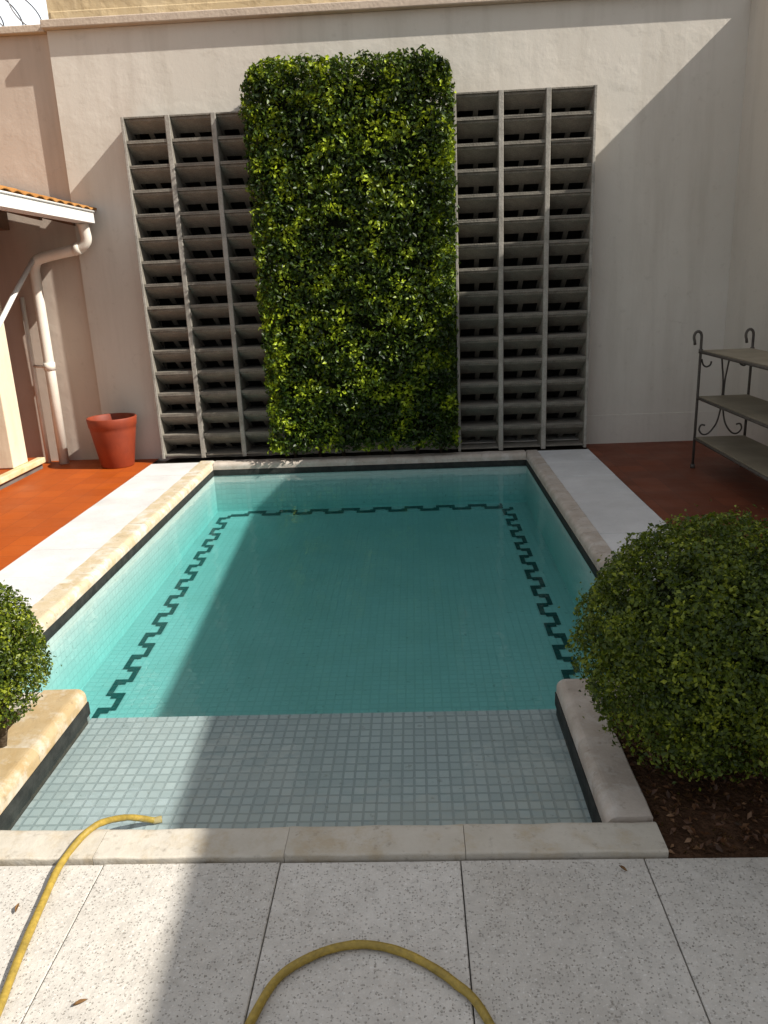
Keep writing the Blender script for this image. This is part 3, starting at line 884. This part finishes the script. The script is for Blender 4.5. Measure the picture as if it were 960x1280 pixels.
g.build('downpipe', M['pipe'], house)
g = MB()
g.tube([(-3.455, 7.10, 1.50), (-3.452, 7.09, 0.7), (-3.45, 7.09, 0.0)], 0.021, 10)
g.tube([(-3.455, 7.09, 0.90), (-3.28, 7.05, 0.885)], 0.013, 8)
g.build('thin_pipe', M['pipe'], house)
g = MB()
g.tube([(-3.245, 6.98, 1.80), (-3.262, 6.60, 1.535), (-3.28, 6.30, 1.305), (-3.33, 5.9, 1.02), (-3.42, 5.5, 0.85)], 0.021, 10)
g.build('drain_pipe', M['gutter'], house)
g = MB(); g.box(-3.62, -3.425, 6.40, 6.66, 0.105, 2.06); g.build('pillar', M['cream'], house, bevel=0.008)
g = MB(); g.box(-5.2, -3.44, 3.2, 6.86, 0.0, 0.100); g.build('step', M['red'], house, uv=True)
g = MB(); g.box(-3.44, -3.365, 3.2, 6.86, 0.052, 0.104); g.build('nosing', M['litter_rim'], house, bevel=0.01, seg=3)
g = MB(); g.box(-3.438, -3.40, 3.2, 6.855, 0.0, 0.051); g.build('riser', M['riser'], house)
g = MB(); g.box(-4.6, -4.4, 3.2, 7.13, 0.05, 2.45); g.build('house_wall', M['brown_wall'], house)

# ------------------------------------------------------------------ clay pot
pot = empty('flower_pot', (-2.705, 6.86, 0))
tag(pot, 'tapered terracotta flower pot on the red floor by the back wall', 'flower pot')
g = MB()
g.lathe([(0.0, 0.0), (0.138, 0.0), (0.144, 0.008), (0.196, 0.33), (0.200, 0.36), (0.206, 0.366), (0.216, 0.44), (0.212, 0.447), (0.203, 0.447), (0.198, 0.44), (0.188, 0.36), (0.178, 0.30)], (-2.705, 6.86, 0), 48)
g.build('vessel', M['pot'], pot)
g = MB(); g.lathe([(0.0, 0.372), (0.10, 0.378), (0.189, 0.37)], (-2.705, 6.86, 0), 32); g.build('soil', M['bed'], pot)

# ------------------------------------------------------------------ iron shelf
et = empty('iron_shelf', (2.34, 5.3, 0))
tag(et, 'dark wrought iron shelf rack with three boards against the right wall', 'shelf rack')
FX, BX, NY, FY = 2.155, 2.535, 4.55, 6.06
def hook(x, y, sgn):
    p = [(x, y, 0.0), (x, y, 0.5), (x, y, 0.95)]
    c = (x+sgn*0.028, 1.005)
    for k in range(0, 12):
        a = math.pi*(0 if sgn < 0 else 1) + (-sgn)*0 
        th = math.radians(20*k)
        px = c[0]-sgn*0.028*math.cos(th); pz = c[1]+0.042*math.sin(th)
        p.append((px, y, pz))
    p.append((px+0.004, y, pz-0.03))
    return p
for (x, y, sg) in ((FX, FY, -1), (BX, FY, -1), (FX, NY, -1), (BX, NY, -1)):
    g = MB(); g.tube(hook(x, y, sg), 0.0105, 8); g.tube([(x, y, 0.0), (x, y, 0.03)], 0.018, 8)
    g.tube([(x, y, 0.885), (x, y, 0.915)], 0.016, 8)
    g.build('leg', M['iron'], et)
for z in (0.235, 0.550, 0.895):
    g = MB(); g.box(FX+0.008, BX-0.008, NY+0.008, FY-0.008, z, z+0.014); g.build('shelf_board', M['shelf'], et, bevel=0.002)
    g = MB()
    for (a, b) in (((FX, NY), (FX, FY)), ((BX, NY), (BX, FY)), ((FX, FY), (BX, FY)), ((FX, NY), (BX, NY))):
        g.tube([(*a, z-0.002), (*b, z-0.002)], 0.0105, 8)
    g.build('shelf_rail', M['iron'], et)
mid = (FX+BX)/2
def spiral(cx, cz, r0, r1, a0, a1, y, n=16):
    return [(cx+(r0+(r1-r0)*k/n)*math.cos(a0+(a1-a0)*k/n), y, cz+(r0+(r1-r0)*k/n)*math.sin(a0+(a1-a0)*k/n)) for k in range(n+1)]
for y in (FY, NY):
    for s in (-1, 1):
        g = MB()
        pts = [(mid+s*0.036, y, 0.885), (mid+s*0.020, y, 0.78), (mid+s*0.006, y, 0.66), (mid+s*0.006, y, 0.52), (mid+s*0.012, y, 0.44), (mid+s*0.035, y, 0.345), (mid+s*0.085, y, 0.275), (mid+s*0.130, y, 0.265), (mid+s*0.160, y, 0.30), (mid+s*0.148, y, 0.338), (mid+s*0.118, y, 0.335)]
        g.tube(catmull(pts, 6), 0.0065, 7)
        pts = [(mid+s*0.178, y, 0.84), (mid+s*0.165, y, 0.80), (mid+s*0.14, y, 0.782), (mid+s*0.112, y, 0.795), (mid+s*0.105, y, 0.822)]
        g.tube(catmull(pts, 6), 0.0065, 7)
        g.build('scroll', M['iron'], et)

# ------------------------------------------------------------------ hose
g = MB()
hz = 0.0105
hp = [(0.30, 0.55, hz), (0.22, 0.95, hz), (0.113, 1.277, hz), (0.045, 1.372, hz), (-0.037, 1.435, hz), (-0.115, 1.468, hz), (-0.19, 1.473, hz), (-0.27, 1.446, hz), (-0.345, 1.385, hz), (-0.386, 1.279, hz),
      (-0.43, 1.10, hz), (-0.55, 0.90, hz), (-0.72, 0.83, hz), (-0.87, 0.95, hz), (-0.935, 1.15, hz), (-0.948, 1.299, hz), (-0.972, 1.45, hz), (-0.993, 1.62, hz), (-1.003, 1.74, hz+0.003), (-0.985, 1.836, 0.023), (-0.962, 1.888, 0.025), (-0.947, 1.925, 0.012), (-0.940, 1.98, -0.022), (-0.922, 2.036, -0.060), (-0.885, 2.075, -0.098), (-0.868, 2.088, -0.1135)]
hose = empty('garden_hose', (-0.4, 1.2, 0))
tag(hose, 'yellow garden hose looping over the terrace with its end in the pool', 'garden hose')
pth = catmull(hp, 8)
g.tube(pth, [0.0098*(1+0.05*math.sin(i*0.9)*math.sin(i*0.37)) for i in range(len(pth))], 12)
g.build('tube', M['hose'], hose)
g = MB(); g.tube([pth[-3], pth[-1], pth[-1]+Vector((0.022, 0.008, 0.0))], 0.0108, 12); g.build('end_fitting', M['hose_end'], hose)

# ------------------------------------------------------------------ stray fallen leaves on the paving
def fallen(x, y, a, L, label):
    g = MB(); c, s = math.cos(a), math.sin(a)
    prof = [(-0.5, 0.02), (-0.25, 0.11), (0.05, 0.13), (0.3, 0.08), (0.5, 0.01)]
    vs = []
    for (u, v) in prof:
        for sg in (-1, 0, 1):
            lx, ly = u*L, sg*v*L
            vs.append((x+lx*c-ly*s, y+lx*s+ly*c, 0.005+0.010*abs(sg)*1.0*v*6+0.012*u*u))
    fs = []
    for i in range(4):
        for k in range(2):
            a0 = i*3+k; fs.append((a0, a0+1, a0+4, a0+3))
    g.add(vs, fs, True)
    o = g.build('fallen_leaf', M['dry_leaf'])
    o.modifiers.new('thick', 'SOLIDIFY').thickness = 0.0012
    tag(o, label, 'leaf', 'stray leaves on the terrace')
fallen(-1.052, 1.60, 1.75, 0.032, 'thin dark leaf on the sunlit paver left of the hose')
fallen(-0.775, 1.325, 0.55, 0.032, 'curled brown leaf on the paver at the edge of the sunlight')
fallen(0.505, 1.715, -0.9, 0.026, 'small dark leaf on the shaded paver near the right bed')
